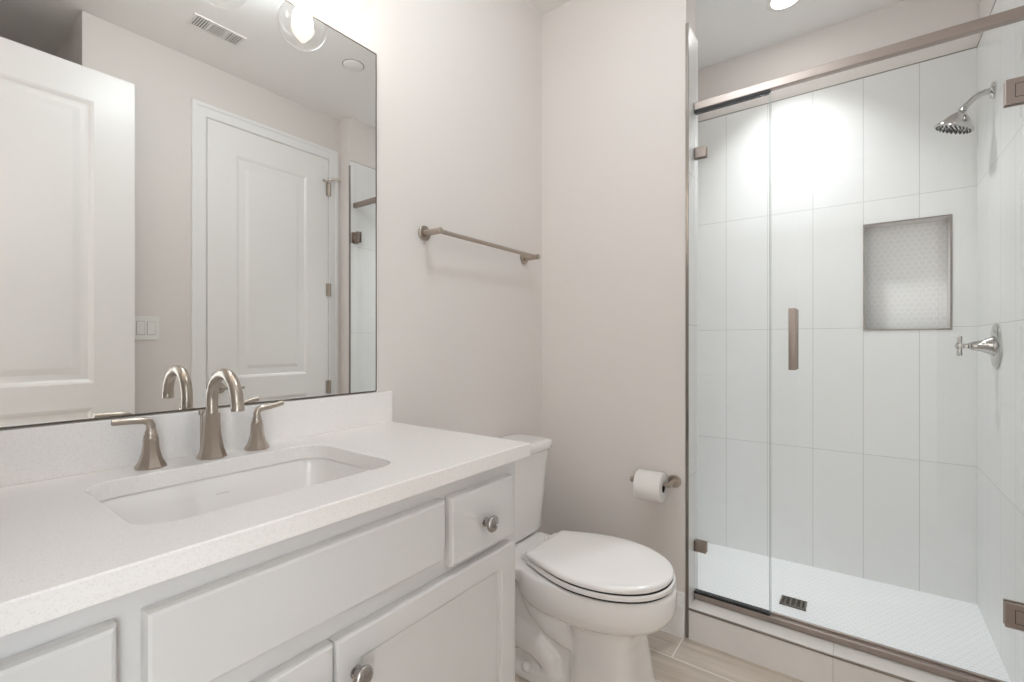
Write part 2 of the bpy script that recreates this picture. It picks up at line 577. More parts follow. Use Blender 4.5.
tube(bm, [(WC - .022, 1.850, 2.27), (WC - .05, 1.81, 2.262), (WC - .058, 1.79, 2.262)], .005, 10)
lathe(bm, (WC - .058, 1.79, 2.262), (.0, -1, 0), [(.009, 0), (.009, .01), (.006, .012)], 14)
obj('door_stop', bm, 'nickel', cd, 40)
bm = nb()
lathe(bm, (WC - .010, 1.160, .905), (-1, 0, 0), [(.032, 0), (.032, .006), (.028, .010), (.011, .012), (.011, .05)], 28)
tube(bm, [(WC - .055, 1.155, .905), (WC - .060, 1.18, .905), (WC - .060, 1.23, .904), (WC - .060, 1.275, .902)], [.010, .009, .008, .007], 14)
obj('door_lever', bm, 'nickel', cd, 40)

# the open entry door, swung against the right side (seen in the mirror)
ed = struct('door_2', panel_door(1.640, 1.675, -.018, .744, .012, 2.43,
                                 [(.134, .592, .977, 2.282), (.134, .592, .24, .865)]), 'door')
ed['label'] = 'open white two-panel entry door swung in beside the mirror wall'
for z in (.20, .9, 1.6, 2.225):
    bm = nb(); cyl(bm, (1.681, .746, z - .045), (1.681, .746, z + .045), .006, 12)
    obj('door_hinge', bm, 'nickel', ed, 40)
for s, xx in ((-1, 1.640), (1, 1.675)):
    bm = nb()
    lathe(bm, (xx, .046, .905), (s, 0, 0), [(.032, 0), (.032, .006), (.028, .010), (.011, .012), (.011, .05)], 28)
    if s < 0:
        tube(bm, [(xx + s * .05, .041, .905), (xx + s * .055, .066, .905), (xx + s * .055, .116, .904), (xx + s * .055, .161, .902)], [.010, .009, .008, .007], 14)
    obj('door_lever', bm, 'nickel', ed, 40)
bm = nb()
for (xa, xb_) in ((.785, .86), (1.645, 1.72)):
    box(bm, xa, xb_, WF, WF + .018, .001, 2.525, .003)
box(bm, .86, 1.645, WF, WF + .018, 2.45, 2.525, .003)
struct('trim_entry_casing', bm, 'trim')

# ------------------------------------------------------------------ mirror
bm = B(.0005, .006, -.105, .926, 1.013, 2.068, bev=.0012, seg=1)
mir = tag(obj('wall_mirror', bm, 'mirror', loc=(.003, .41, 1.013)), 'large frameless rectangular mirror above the vanity backsplash', 'mirror')
bm = nb()
box(bm, .0005, .0066, .926, .9285, 1.013, 2.0705); box(bm, .0005, .0066, -.105, .926, 2.068, 2.0705); box(bm, .0005, .0066, -.105, .926, 1.0105, 1.013)
obj('mirror_edge', bm, plain('mirror_edge_dark', srgb(120, 112, 104), .3, metal=.6), mir)

# ------------------------------------------------------------------ vanity
VY0, VY1 = -.110, .948
van = thing('vanity_cabinet', 'white painted bathroom vanity cabinet with drawers and doors under the quartz countertop', 'cabinet', (.27, .42, 0))
bm = nb()
box(bm, .003, .530, VY0, VY1, .10, .752)                   # carcass below the bowl's level
box(bm, .003, .055, VY0, VY1, .752, .878)
box(bm, .475, .530, VY0, VY1, .752, .878)
box(bm, .055, .475, VY0, .13, .752, .878)
box(bm, .055, .475, .73, VY1, .752, .878)
box(bm, .003, .46, VY0, VY1, .0, .10)
obj('body', bm, 'cabinet', van)
XF0, XF1 = .5305, .552


def slab_front(name, y0, y1, z0, z1):
    bm = nb(); b_ = .006
    rings(bm, [[(XF0, y0, z0), (XF0, y1, z0), (XF0, y1, z1), (XF0, y0, z1)],
               [(XF1 - .008, y0, z0), (XF1 - .008, y1, z0), (XF1 - .008, y1, z1), (XF1 - .008, y0, z1)],
               [(XF1 - .002, y0 + .002, z0 + .002), (XF1 - .002, y1 - .002, z0 + .002), (XF1 - .002, y1 - .002, z1 - .002), (XF1 - .002, y0 + .002, z1 - .002)],
               [(XF1, y0 + b_, z0 + b_), (XF1, y1 - b_, z0 + b_), (XF1, y1 - b_, z1 - b_), (XF1, y0 + b_, z1 - b_)]])
    return obj(name, bm, 'cabinet', van)


def knob(parent, y, z):
    bm = nb()
    lathe(bm, (XF1, y, z), (1, 0, 0), [(.0105, 0), (.0105, .002), (.007, .004), (.006, .012), (.010, .015), (.0165, .018), (.0178, .021), (.0168, .0245), (.012, .028), (.005, .0297), (.0, .030)], 28)
    obj('knob', bm, 'knob', parent, 50)


slab_front('false_front', .186, .682, .723, .845)
d = slab_front('drawer', .699, .912, .700, .845); knob(d, .8055, .763)
d = slab_front('drawer', -.050, .160, .700, .845); knob(d, .055, .763)


def shaker(y0, y1, z0, z1, ky):
    bm = nb(); w = .050
    # frame ring and recessed centre
    def R(x, i): return [(x, y0 + i, z0 + i), (x, y1 - i, z0 + i), (x, y1 - i, z1 - i), (x, y0 + i, z1 - i)]
    rings(bm, [R(XF0, 0), R(XF1 - .006, 0), R(XF1 - .0015, .0015), R(XF1, .004), R(XF1, w - .006), R(XF1 - .0015, w - .005), R(XF1 - .0045, w - .0045), R(XF1 - .0045, w), R(XF1 - .0125, w + .0012), R(XF1 - .0125, w + .0035), R(XF1 - .0095, w + .006)])
    o = obj('door', bm, 'cabinet', van)
    knob(o, ky, z1 - .066)
    return o


shaker(.434, .912, .125, .684, .470)
shaker(-.050, .430, .125, .684, .394)

# countertop with a rounded sink cut-out
CX1, CY0, CY1, CZ0, CZ1 = .556, -.115, .978, .879, .911
SX0, SX1, SY0, SY1, SR = .122, .445, .208, .654, .052


def rrect(x0, x1, y0, y1, r, n=8):
    pts = []
    for cx, cy, a in ((x1 - r, y1 - r, 0), (x0 + r, y1 - r, PI / 2), (x0 + r, y0 + r, PI), (x1 - r, y0 + r, 3 * PI / 2)):
        for i in range(n + 1):
            t = a + (PI / 2) * i / n
            pts.append((cx + r * math.cos(t), cy + r * math.sin(t)))
    return pts


def outer_match(inner, x0, x1, y0, y1):
    """points on the outer rectangle radially matched to the inner ring"""
    cx, cy = (SX0 + SX1) / 2, (SY0 + SY1) / 2
    out = []
    n = len(inner) // 4
    cor = [(x1, y1), (x0, y1), (x0, y0), (x1, y0)]
    for q in range(4):
        for i in range(n):
            out.append((q, i))
    res = []
    for q, i in out:
        px, py = inner[q * n + i]
        a = i / (n - 1)
        C_ = cor[q]
        if q in (0, 2):      # from x-side to y-side
            res.append((C_[0], py + (C_[1] - py) * min(1, 2 * a)) if a <= .5 else (px + (C_[0] - px) * max(0, 2 - 2 * a), C_[1]))
        else:
            res.append((px + (C_[0] - px) * min(1, 2 * a), C_[1]) if a <= .5 else (C_[0], py + (C_[1] - py) * max(0, 2 - 2 * a)))
    return res


inner = rrect(SX0, SX1, SY0, SY1, SR, 8)
outer = outer_match(inner, .0015, CX1, CY0, CY1)
bm = nb()
i_in = [(SX0, SX1)]
def z_(pts, z): return [(p[0], p[1], z) for p in pts]
def grow(pts, d):
    cx, cy = (SX0 + SX1) / 2, (SY0 + SY1) / 2
    return [(cx + (p[0] - cx) * (1 + d / .167), cy + (p[1] - cy) * (1 + d / .237)) for p in pts]
def shrink_o(pts, d):
    return [(min(p[0], CX1 - d) if p[0] > .3 else p[0], min(max(p[1], CY0 + 0), CY1 - d)) for p in pts]
rs = [z_(inner, CZ0), z_(inner, CZ1 - .0015), z_(grow(inner, .0012), CZ1), z_(shrink_o(outer, .002), CZ1), z_(outer, CZ1 - .002), z_(outer, CZ0), z_(inner, CZ0)]
rings(bm, rs, False, False)
bmesh.ops.remove_doubles(bm, verts=bm.verts[:], dist=1e-6)
top = obj('vanity_countertop', bm, 'quartz', loc=(.28, .43, CZ0))
tag(top, 'off-white speckled quartz vanity countertop with sink cut-out', 'countertop')
obj('backsplash', B(.0005, .021, CY0, CY1, CZ1, 1.0095, bev=.0015), 'quartz', top)

# sink
sink = thing('undermount_sink', 'white rectangular undermount sink below the countertop cut-out', 'sink', (.285, .431, .76))
bm = nb()
cx, cy = (SX0 + SX1) / 2, (SY0 + SY1) / 2
def ring(z, g, r):
    return z_(rrect(SX0 - g, SX1 + g, SY0 - g, SY1 + g, r, 8), z)
rs = [ring(CZ0 - .001, .022, .06), ring(CZ0 - .001, .004, .048), ring(CZ0 - .006, .001, .046), ring(.84, -.004, .046), ring(.80, -.010, .045), ring(.785, -.016, .044),
      ring(.774, -.028, .040), ring(.769, -.045, .035), ring(.766, -.09, .03), ring(.764, -.145, .012)]
rings(bm, rs, False, True)
obj('basin', bm, 'porcelain', sink, 60)
bm = nb(); lathe(bm, (.27, cy, .7645), (0, 0, 1), [(.026, 0), (.026, .002), (.022, .003), (.018, .0015), (.016, .004), (.0, .005)], 28)
obj('drain', bm, 'nickel', sink, 40)
# faint printed mark on the basin's back wall (illegible script in the photo)
bm = nb()
pts = [(SX0 + .0065, .424 + .0032 * i, .842 + .0011 * math.sin(i * 2.3)) for i in range(9)]
tube(bm, pts, .0005, 6)
obj('maker_mark', bm, 'mark', sink, 40)

# ------------------------------------------------------------------ faucet (widespread, brushed nickel)
fa = thing('widespread_faucet', 'brushed nickel widespread faucet with gooseneck spout and two levers', 'faucet', (.07, .431, CZ1))
def flare(x, y, s, h, rb, rt, sides=8):
    bm = nb()
    prof = [(rb, 0), (rb, .004), (rb * .95, .0065), (rb * .93, .008)]
    for i in range(1, 9):
        t = i / 8
        prof.append((rt + (rb * .9 - rt) * (1 - t) ** 2.3, .008 + (h - .010) * t))
    prof.append((rt * .96, h))
    lathe(bm, (x, y, CZ1), (0, 0, 1), prof, sides, phase=PI / sides)
    return bm
obj('spout_body', flare(.076, .436, 1, .097, .0285, .0158), 'nickel', fa, 25)
bm = nb()
pts = [(.076, .436, 1.000), (.076, .436, 1.02)] + arc((.1375, .436, 1.036), .0615, PI, 0.08, 22) + [(.1995, .436, 1.034), (.2005, .436, 1.024)]
tube(bm, pts, .0118, 20)
obj('spout', bm, 'nickel', fa, 50)
bm = nb(); lathe(bm, (.2005, .436, 1.027), (0.03, 0, -1), [(.0118, -.014), (.0126, -.013), (.0126, .003), (.0105, .004), (.0, .003)], 20)
obj('aerator', bm, 'nickel', fa, 40)
bm = nb(); cyl(bm, (.034, .431, .911), (.034, .431, 1.0), .003, 10); lathe(bm, (.034, .431, 1.0), (0, 0, 1), [(.003, 0), (.006, .003), (.006, .012), (.0, .014)], 14)
obj('lift_rod', bm, 'nickel', fa, 40)
for s, y in ((-1, .327), (1, .535)):
    h = obj('handle_base', flare(.07, y, 1, .060, .0262, .0132), 'nickel', fa, 25)
    bm = nb(); lathe(bm, (.07, y, CZ1 + .060), (0, 0, 1), [(.0120, 0), (.0120, .006), (.0100, .007), (.0100, .013), (.0085, .015), (.0075, .02)], 24)
    obj('collar', bm, 'nickel', h, 40)
    bm = nb()
    zt = CZ1 + .085
    yy = [0, .003, .011, .028, .046, .062]
    zz = [0, .007, .0115, .0125, .013, .0135] if s < 0 else [0, .007, .0105, .012, .015, .0185]
    pts = [(.07, y, zt - .012)] + [(.07, y + s * a, zt + b) for a, b in zip(yy, zz)]
    tube(bm, pts, [.0075, .0078, .0078, .0072, .0064, .0062, .0058], 14)
    obj('lever', bm, 'nickel', fa, 50)

# ------------------------------------------------------------------ vanity light
VX, GZ = .120, 2.112
vl = thing('vanity_light', 'four-globe vanity wall light with lit bulbs above the mirror', 'wall light', (.01, .413, 2.22))
bm = B(.0005, .022, .283, .543, 2.235, 2.345, bev=.004); obj('backplate', bm, 'nickel', vl)
bm = nb(); cyl(bm, (.02, .413, 2.29), (.065, .413, 2.29), .012); box(bm, .055, .075, .05, .79, 2.280, 2.300, .002); obj('arm_bar', bm, 'nickel', vl, 40)
for i in range(4):
    y = .077 + .224 * i
    bm = nb(); tube(bm, [(.065, y, 2.29), (.09, y, 2.29), (.11, y, 2.283), (VX, y, 2.262), (VX, y, 2.24)], .006, 12)
    lathe(bm, (VX, y, 2.245), (0, 0, -1), [(.010, 0), (.024, .006), (.028, .016), (.028, .058), (.022, .062), (.016, .064)], 28)
    sk = obj('socket', bm, 'nickel', vl, 40)
    bm = nb(); prof = []
    R_ = .069
    for k in range(0, 21):
        t = math.radians(24) + (PI - math.radians(24)) * k / 20
        prof.append((R_ * math.sin(t), -R_ * math.cos(t)))
    prof = [(.0285, -R_ * math.cos(math.radians(24)) - .012)] + prof
    lathe(bm, (VX, y, GZ), (0, 0, -1), prof, 40, cap=False)
    inn = [(max(r - .002, 0), t if r > .001 else t - .002) for r, t in prof]
    obj('globe', bm, 'globe', vl, 60)
    bm = nb(); lathe(bm, (VX, y, 2.182), (0, 0, -1), [(.012, 0), (.013, .012), (.018, .025), (.026, .045), (.029, .062), (.026, .078), (.016, .089), (.0, .092)], 24)
    obj('bulb', bm, 'bulb', vl, 60)

# ------------------------------------------------------------------ towel bar
tb = thing('towel_bar', 'brushed nickel towel bar on the wall above the toilet', 'towel bar', (.035, 1.43, 1.52))
for y in (1.133, 1.740):
    bm = nb(); lathe(bm, (.0005, y, 1.546), (1, 0, 0), [(.026, 0), (.026, .006), (.024, .008), (.011, .009), (.011, .082), (.009, .084), (.0, .084)], 28)
    obj('post', bm, 'nickel', tb, 35)
bm = nb(); cyl(bm, (.070, 1.133, 1.546), (.070, 1.740, 1.546), .0078, 16); obj('bar', bm, 'nickel', tb, 35)

# ------------------------------------------------------------------ toilet paper holder and roll
th = thing('toilet_paper_holder', 'brushed nickel single-post toilet paper holder on the back wall', 'toilet paper holder', (.58, YB - .03, .58))
bm = nb(); lathe(bm, (.632, YB - .0005, .611), (0, -1, 0), [(.0255, 0), (.0255, .006), (.0235, .008), (.010, .009), (.010, .078), (.008, .081), (.0, .081)], 28)
obj('post', bm, 'nickel', th, 35)
bm = nb(); tube(bm, [(.632, YB - .073, .611), (.600, YB - .073, .611), (.487, YB - .073, .611)], .0075, 16)
lathe(bm, (.487, YB - .073, .611), (-1, 0, 0), [(.0075, 0), (.011, .001), (.011, .009), (.0, .010)], 18)
obj('arm', bm, 'nickel', th, 35)
rc = Vector((0, YB - .073, .598))
bm = nb()
RO, RI = .057, .0205
prof = [(RI, .0), (RO - .003, .0), (RO, .003), (RO, .101), (RO - .003, .104), (RI, .104), (RI, 0)]
lathe(bm, (.508, rc.y, rc.z), (1, 0, 0), prof, 48, cap=False)
bmesh.ops.remove_doubles(bm, verts=bm.verts[:], dist=1e-6)
roll = obj('toilet_paper_roll', bm, 'paper', loc=(.560, rc.y, rc.z - RO), smooth=40)
tag(roll, 'white toilet paper roll hanging on the nickel holder', 'toilet paper')
bm = nb(); lathe(bm, (.510, rc.y, rc.z), (1, 0, 0), [(RI, 0), (RI, .1), (RI - .0012, .1), (RI - .0012, 0), (RI, 0)], 32, cap=False)
obj('core', bm, 'card', roll, 40)
bm = nb()   # loose end of the sheet hanging a little at the back
rings(bm, [[(.510, rc.y + RO * math.cos(a) * 1.008, rc.z + RO * math.sin(a) * 1.008) for a in [PI * .1, 0, -.3, -.5]] , [(.610, rc.y + RO * math.cos(a) * 1.008, rc.z + RO * math.sin(a) * 1.008) for a in [PI * .1, 0, -.3, -.5]]], False, False, closed=False)
obj('sheet_end', bm, 'paper', roll)

# ------------------------------------------------------------------ toilet
TC = 1.446
to = thing('toilet', 'white two-piece toilet with closed elongated lid beside the vanity', 'toilet', (.40, TC, 0))


def egg(xb, xf, hw, z, n=56, xm=None, pw_b=2.6, pw_f=2.15, hb=None):
    """outline with blunt back and long rounded front; hb = half width at the back"""
    xm = xm if xm is not None else xb + (xf - xb) * .42
    pts = []
    for i in range(n):
        t = 2 * PI * i / n
        c, s = math.cos(t), math.sin(t)
        if c >= 0:
            x = xm + (xf - xm) * abs(c) ** (2 / pw_f); y = hw * math.copysign(abs(s) ** (2 / pw_f), s)
        else:
            x = xm - (xm - xb) * abs(c) ** (2 / pw_b); y = hw * math.copysign(abs(s) ** (2 / pw_b), s)
            if hb is not None:
                k = (xm - x) / (xm - xb); y *= 1 - (1 - hb / hw) * k ** 1.6
        pts.append((x, TC + y, z))
    return pts


def sq(x0, x1, hw, z, p=4.0, n=56):
    cx, hx = (x0 + x1) / 2, (x1 - x0) / 2
    pts = []
    for i in range(n):
        t = 2 * PI * i / n
        c, s = math.cos(t), math.sin(t)
        pts.append((cx + hx * math.copysign(abs(c) ** (2 / p), c), TC + hw * math.copysign(abs(s) ** (2 / p), s), z))
    return pts


bm = nb()
# rim and bowl
rings(bm, [egg(.30, .63, .09, .235), egg(.27, .69, .135, .262), egg(.25, .735, .164, .284), egg(.24, .757, .181, .305), egg(.235, .768, .189, .325), egg(.235, .772, .192, .350),
           egg(.235, .771, .191, .375), egg(.238, .768, .188, .392), egg(.245, .762, .183, .3985)])
# front column, slightly flared at the floor
rings(bm, [sq(.445, .694, .134, .0, 5), sq(.445, .694, .134, .012, 5), sq(.450, .682, .126, .05, 4.5), sq(.455, .668, .120, .13, 4.5), sq(.452, .660, .117, .20, 4), sq(.445, .664, .120, .25, 3.6), sq(.43, .69, .133, .29, 3)])
# recessed rear body
rings(bm, [sq(.115, .60, .098, .0), sq(.115, .60, .098, .02), sq(.13, .60, .082, .10), sq(.14, .60, .078, .30), sq(.14, .60, .10, .36)])
# floor flange
rings(bm, [sq(.090, .55, .125, .0, 5), sq(.090, .55, .125, .030, 5), sq(.10, .54, .112, .042, 5)])
# deck that carries the tank
rings(bm, [sq(.10, .36, .09, .29), sq(.06, .38, .125, .33, 5), sq(.045, .38, .150, .355, 6), sq(.04, .36, .155, .39, 6), sq(.045, .355, .150, .3985, 6)])
# trapway relief on both sides
for s in (-1, 1):
    yy = TC + s * .068
    P_ = [(.27, yy, .350), (.285, yy, .300), (.325, yy, .245), (.38, yy, .205), (.44, yy, .185), (.52, yy, .18)]
    tube(bm, P_, [.045, .047, .048, .048, .045, .04], 20)
    P_ = [(.15, yy - s * .01, .25), (.20, yy, .19), (.26, yy, .165), (.33, yy, .14), (.385, yy, .10), (.405, yy, .04)]
    tube(bm, [(.17, yy, .03), (.19, yy, .10), (.25, yy, .125), (.32, yy, .115), (.375, yy, .08), (.395, yy, .02)], [.045, .05, .052, .052, .048, .045], 20)
bowl = obj('bowl', bm, 'porcelain', to, 80)
md = bowl.modifiers.new('remesh', 'REMESH'); md.mode = 'VOXEL'; md.voxel_size = .0055; md.use_smooth_shade = True
md = bowl.modifiers.new('smooth', 'SMOOTH'); md.factor = .6; md.iterations = 8
for s in (-1, 1):
    bm = nb(); lathe(bm, (.30, TC + s * .113, .040), (0, s * .25, 1), [(.018, 0), (.018, .010), (.014, .017), (.006, .020), (.0, .0205)], 24)
    obj('bolt_cap', bm, 'seat', to, 50)
# seat
def plate(name, lv, mat, parent=to):
    bm = nb(); rings(bm, lv); return obj(name, bm, mat, parent, 40)
E0 = dict(pw_b=7.0, pw_f=2.1, hb=.135)
def L(ins, z, xf=.760, hw=.190, xb=.298, hb=.128, xm=.520):
    """lid outline: straight back edge with tight corners, sides that widen, long rounded front"""
    xb, xf, hw, hb = xb + ins, xf - ins, hw - ins, hb - ins
    half = []
    for i in range(25):                       # front quarter, from the tip
        t = PI / 2 * i / 24
        half.append((xm + (xf - xm) * math.cos(t) ** (2 / 2.1), hw * math.sin(t) ** (2 / 2.1)))
    for i in range(1, 13):                    # side towards the back
        t = i / 13
        half.append((xm + (xb + .012 - xm) * t, hb + (hw - hb) * math.cos(t * PI / 2) ** 1.0 * (1 - .12 * t) if t < 1 else hb))
    for a in (0, 30, 60, 90):
        half.append((xb + .012 - .012 * math.sin(math.radians(a)), hb - .012 + .012 * math.cos(math.radians(a))))
    other = [(x, -y) for x, y in reversed(half[1:])]
    return [(x, TC + y, z) for x, y in half + other]
plate('seat_ring', [L(.006, .4035, .765, .191, .305), L(.0, .407, .765, .191, .305), L(.0, .418, .765, .191, .305), L(.004, .4205, .765, .191, .305)], 'seat')
plate('lid', [L(.005, .4250), L(.001, .428), L(.0, .435), L(.002, .440), L(.007, .4435), L(.02, .446), L(.05, .4475), L(.09, .4485)], 'seat')
for z, h_, k in ((.3985, .005, 0), (.4203, .0050, 1)):  # dark strips drawn as the shade in the gaps under seat and lid
    bm = nb(); rings(bm, [L(.0065, z, .765, .191, .305), L(.0065, z + h_, .765, .191, .305)])
    obj('lid_gap_shade' if k else 'seat_gap_shade', bm, plain('gap_shade_grey', srgb(40, 38, 36), .8), to)
for s in (-1, 1):
    bm = nb(); box(bm, .262, .300, TC + s * .075 - .022, TC + s * .075 + .022, .3985, .424, .006, 3)
    cyl(bm, (.288, TC + s * .075 - .024, .425), (.288, TC + s * .075 + .024, .425), .009, 16)
    obj('hinge', bm, 'seat', to, 40)
# tank
def tk(x1, hw, z, x0=.018, p=7): return sq(x0, x1, hw, z, p, 72)
bm = nb()
rings(bm, [tk(.172, .158, .4045, .03), tk(.182, .170, .408, .025), tk(.188, .177, .425, .02), tk(.196, .189, .56), tk(.203, .198, .66), tk(.212, .206, .732)])
obj('tank', bm, 'porcelain', to, 50)
bm = nb()
rings(bm, [tk(.214, .208, .7325), tk(.221, .215, .738, .014), tk(.223, .217, .757, .014), tk(.221, .215, .766, .014), tk(.214, .208, .7705, .02), tk(.195, .19, .7715, .035)])
obj('tank_lid', bm, 'porcelain', to, 50)
bm = nb(); lathe(bm, (.15, TC - .199, .69), (0, -1, 0), [(.012, -.006), (.012, .008), (.008, .011), (.008, .018)], 20)
tube(bm, [(.15, TC - .215, .69), (.18, TC - .218, .688), (.205, TC - .216, .684)], [.0065, .006, .0065], 12)
obj('flush_lever', bm, 'chrome', to, 40)
bm = nb()
rings(bm, [sq(.035, .170, .155, .3985, 7), sq(.035, .170, .155, .4050, 7)])
obj('tank_gasket_shade', bm, 'rubber', to)  # gasket widened so its black stands in for shade in the gap

# ------------------------------------------------------------------ shower curb
bm = nb(); box(bm, XJ + .009, XS - .009, YB, 2.035, 0, .1185)
curb = tag(obj('shower_curb', bm, 'tile_curb', loc=(1.15, 1.97, 0)), 'low white tiled curb at the shower entrance', 'curb')
obj('curb_cap', B(XJ + .009, XS - .009, YB + .002, 2.035, .1185, .122), 'curb_top', curb)
obj('metal_edge', B(XJ + .009, XS - .009, YB - .003, YB + .002, .114, .1225, bev=.001), 'steel', curb)

# ------------------------------------------------------------------ shower enclosure
YG = 1.970   # front plane of the glass rails
en = thing('shower_enclosure', 'framed fixed glass panel with nickel header and sill rail across the shower opening', 'shower screen', (1.15, YG + .02, .122))
GX0, GX1 = XJ + .009, XS - .009
XP = .957      # where the fixed panel meets the door
# header: C-section, its dark channel shows below over the fixed panel
bm = nb(); box(bm, GX0, GX1, YG, YG + .028, 2.109, 2.141, .002)
obj('header_rail', bm, 'rail', en)
obj('channel_gasket', B(GX0, XP, YG + .0006, YG + .026, 2.0995, 2.1087), 'rubber', en)
bm = nb(); box(bm, GX0, GX1, YG, YG + .032, .1225, .146, .002); box(bm, XP, GX1, YG + .022, YG + .032, .146, .152, .001)
obj('sill_rail', bm, 'rail', en)
obj('sill_gasket', B(GX0, XP, YG + .0012, YG + .026, .1462, .1545), 'rubber', en)
fp = obj('glass_panel', B(GX0 + .002, XP - .002, YG + .009, YG + .019, .1548, 2.0992), 'glass', en)
obj('glass_edge_strip', B(XP - .0028, XP - .0012, YG + .0095, YG + .0185, .155, 2.100), 'glass_edge', fp)
for z in (.338, 1.935):
    bm = nb(); box(bm, GX0, GX0 + .046, YG + .001, YG + .008, z - .022, z + .022, .002, 2); box(bm, GX0, GX0 + .046, YG + .020, YG + .027, z - .022, z + .022, .002, 2)
    box(bm, GX0, GX0 + .006, YG + .001, YG + .027, z - .022, z + .022, .001)
    obj('wall_clip', bm, 'rail', en)

sd = thing('shower_door', 'clear frameless glass shower door with nickel hinges and bar handle', 'shower door', (1.29, YG + .014, .16))
DX0, DX1 = XP + .002, XS - .036
gp = obj('glass_pane', B(DX0, DX1, YG + .009, YG + .019, .155, 2.104), 'glass', sd)
obj('glass_edge_strip', B(DX0 - .0006, DX0 + .0008, YG + .0095, YG + .0185, .157, 2.102), 'glass_edge', gp)
for z in (.364, 1.900):
    bm = nb()
    box(bm, DX1 - .035, DX1 + .014, YG, YG + .008, z - .037, z + .037, .002); box(bm, DX1 - .035, DX1 + .014, YG + .020, YG + .028, z - .037, z + .037, .002)
    box(bm, DX1 + .006, DX1 + .012, YG + .006, YG + .022, z - .036, z + .036)
    hg = obj('hinge', bm, 'rail', sd)
    bm = nb(); box(bm, XS - .013, XS - .0085, YG - .012, YG + .040, z - .037, z + .037, .001); box(bm, DX1 + .004, XS - .012, YG + .001, YG + .027, z - .019, z + .019, .001)
    obj('wall_plate', bm, 'rail', hg)
    bm = nb()   # dark seam around the pivot block
    for (xa, xb_, za, zb) in ((DX1 - .0142, DX1 - .0128, z - .020, z + .020), (DX1 - .0142, DX1 + .014, z + .0186, z + .020), (DX1 - .0142, DX1 + .014, z - .020, z - .0186)):
        box(bm, xa, xb_, YG - .0004, YG + .001, za, zb)
    obj('pivot_seam', bm, 'dark', hg)
HX = 1.032
bm = nb()
for s, ya in ((-1, YG - .030), (1, YG + .046)):
    box(bm, HX - .012, HX + .012, ya, ya + .012, 1.066, 1.288, .002)
    for z in (1.095, 1.259):
        cyl(bm, (HX, min(ya + .006, YG + .019) if s < 0 else YG + .019, z), (HX, YG + .009 if s < 0 else ya + .006, z), .007, 14)
obj('pull_handle', bm, 'rail', sd, 30)

# ------------------------------------------------------------------ shower head
sh = thing('showerhead', 'chrome shower head on a bent arm high on the shower end wall', 'shower head', (1.55, 2.492, 1.98))
bm = nb(); lathe(bm, (XS - .0085, 2.492, 2.114), (-1, 0, 0), [(.031, 0), (.031, .003), (.026, .008), (.013, .011), (.0, .011)], 32)
obj('flange', bm, 'chrome', sh, 40)
bm = nb()
ap = [(XS - .012, 2.492, 2.114), (1.610, 2.492, 2.113), (1.593, 2.492, 2.109), (1.579, 2.492, 2.100), (1.566, 2.492, 2.088), (1.552, 2.492, 2.073), (1.545, 2.492, 2.065)]
tube(bm, ap, .0105, 18)
obj('shower_arm', bm, 'chrome', sh, 50)
ax = Vector((-.36, .10, -.93)).normalized()
hp = Vector((1.549, 2.492, 2.071))
bm = nb(); lathe(bm, hp, ax, [(.009, -.002), (.014, .002), (.014, .010), (.010, .013), (.016, .017), (.024, .024), (.034, .034), (.050, .056), (.060, .066), (.062, .070), (.062, .076), (.058, .078), (.0, .078)], 40)
hd = obj('spray_head', bm, 'chrome', sh, 40)
bm = nb()
a_, b_, d_ = frame_for(ax)
for r, n in ((.0, 1), (.014, 6), (.028, 12), (.042, 18), (.053, 24)):
    for k in range(n):
        c = hp + ax * .078 + (a_ * math.cos(2 * PI * k / n) + b_ * math.sin(2 * PI * k / n)) * r
        lathe(bm, c, ax, [(.0028, 0), (.0022, .004), (.0, .0045)], 8)
obj('spray_nozzles', bm, plain('nozzle_rubber', srgb(74, 74, 74), .6), hd)

# ------------------------------------------------------------------ shower valve
sv = thing('shower_valve', 'chrome round shower valve with cross handle on the shower end wall', 'shower valve', (1.58, 2.444, 1.07))
vc = Vector((XS - .0085, 2.444, 1.152))
bm = nb(); lathe(bm, vc, (-1, 0, 0), [(.083, 0), (.083, .003), (.080, .006), (.060, .009), (.038, .010), (.0, .010)], 48)
obj('escutcheon', bm, 'chrome', sv, 40)
bm = nb(); lathe(bm, vc, (-1, 0, 0), [(.037, .009), (.037, .014), (.034, .015), (.026, .030), (.020, .045), (.0165, .062), (.0165, .068), (.012, .070), (.012, .076), (.009, .078), (.008, .094)], 32)
obj('valve_body', bm, 'chrome', sv, 40)
bm = nb(); hx = vc.x - .100
lathe(bm, (vc.x - .088, vc.y, vc.z), (-1, 0, 0), [(.010, 0), (.012, .003), (.012, .020), (.008, .024), (.0, .026)], 20)
for d1 in ((0, 0, 1), (0, 1, 0)):
    D1 = Vector(d1)
    lathe(bm, Vector((hx, vc.y, vc.z)) - D1 * .038, D1, [(.0, 0), (.0075, .001), (.0085, .004), (.007, .030), (.007, .046), (.0085, .072), (.0075, .075), (.0, .076)], 16)
obj('cross_handle', bm, 'chrome', sv, 40)

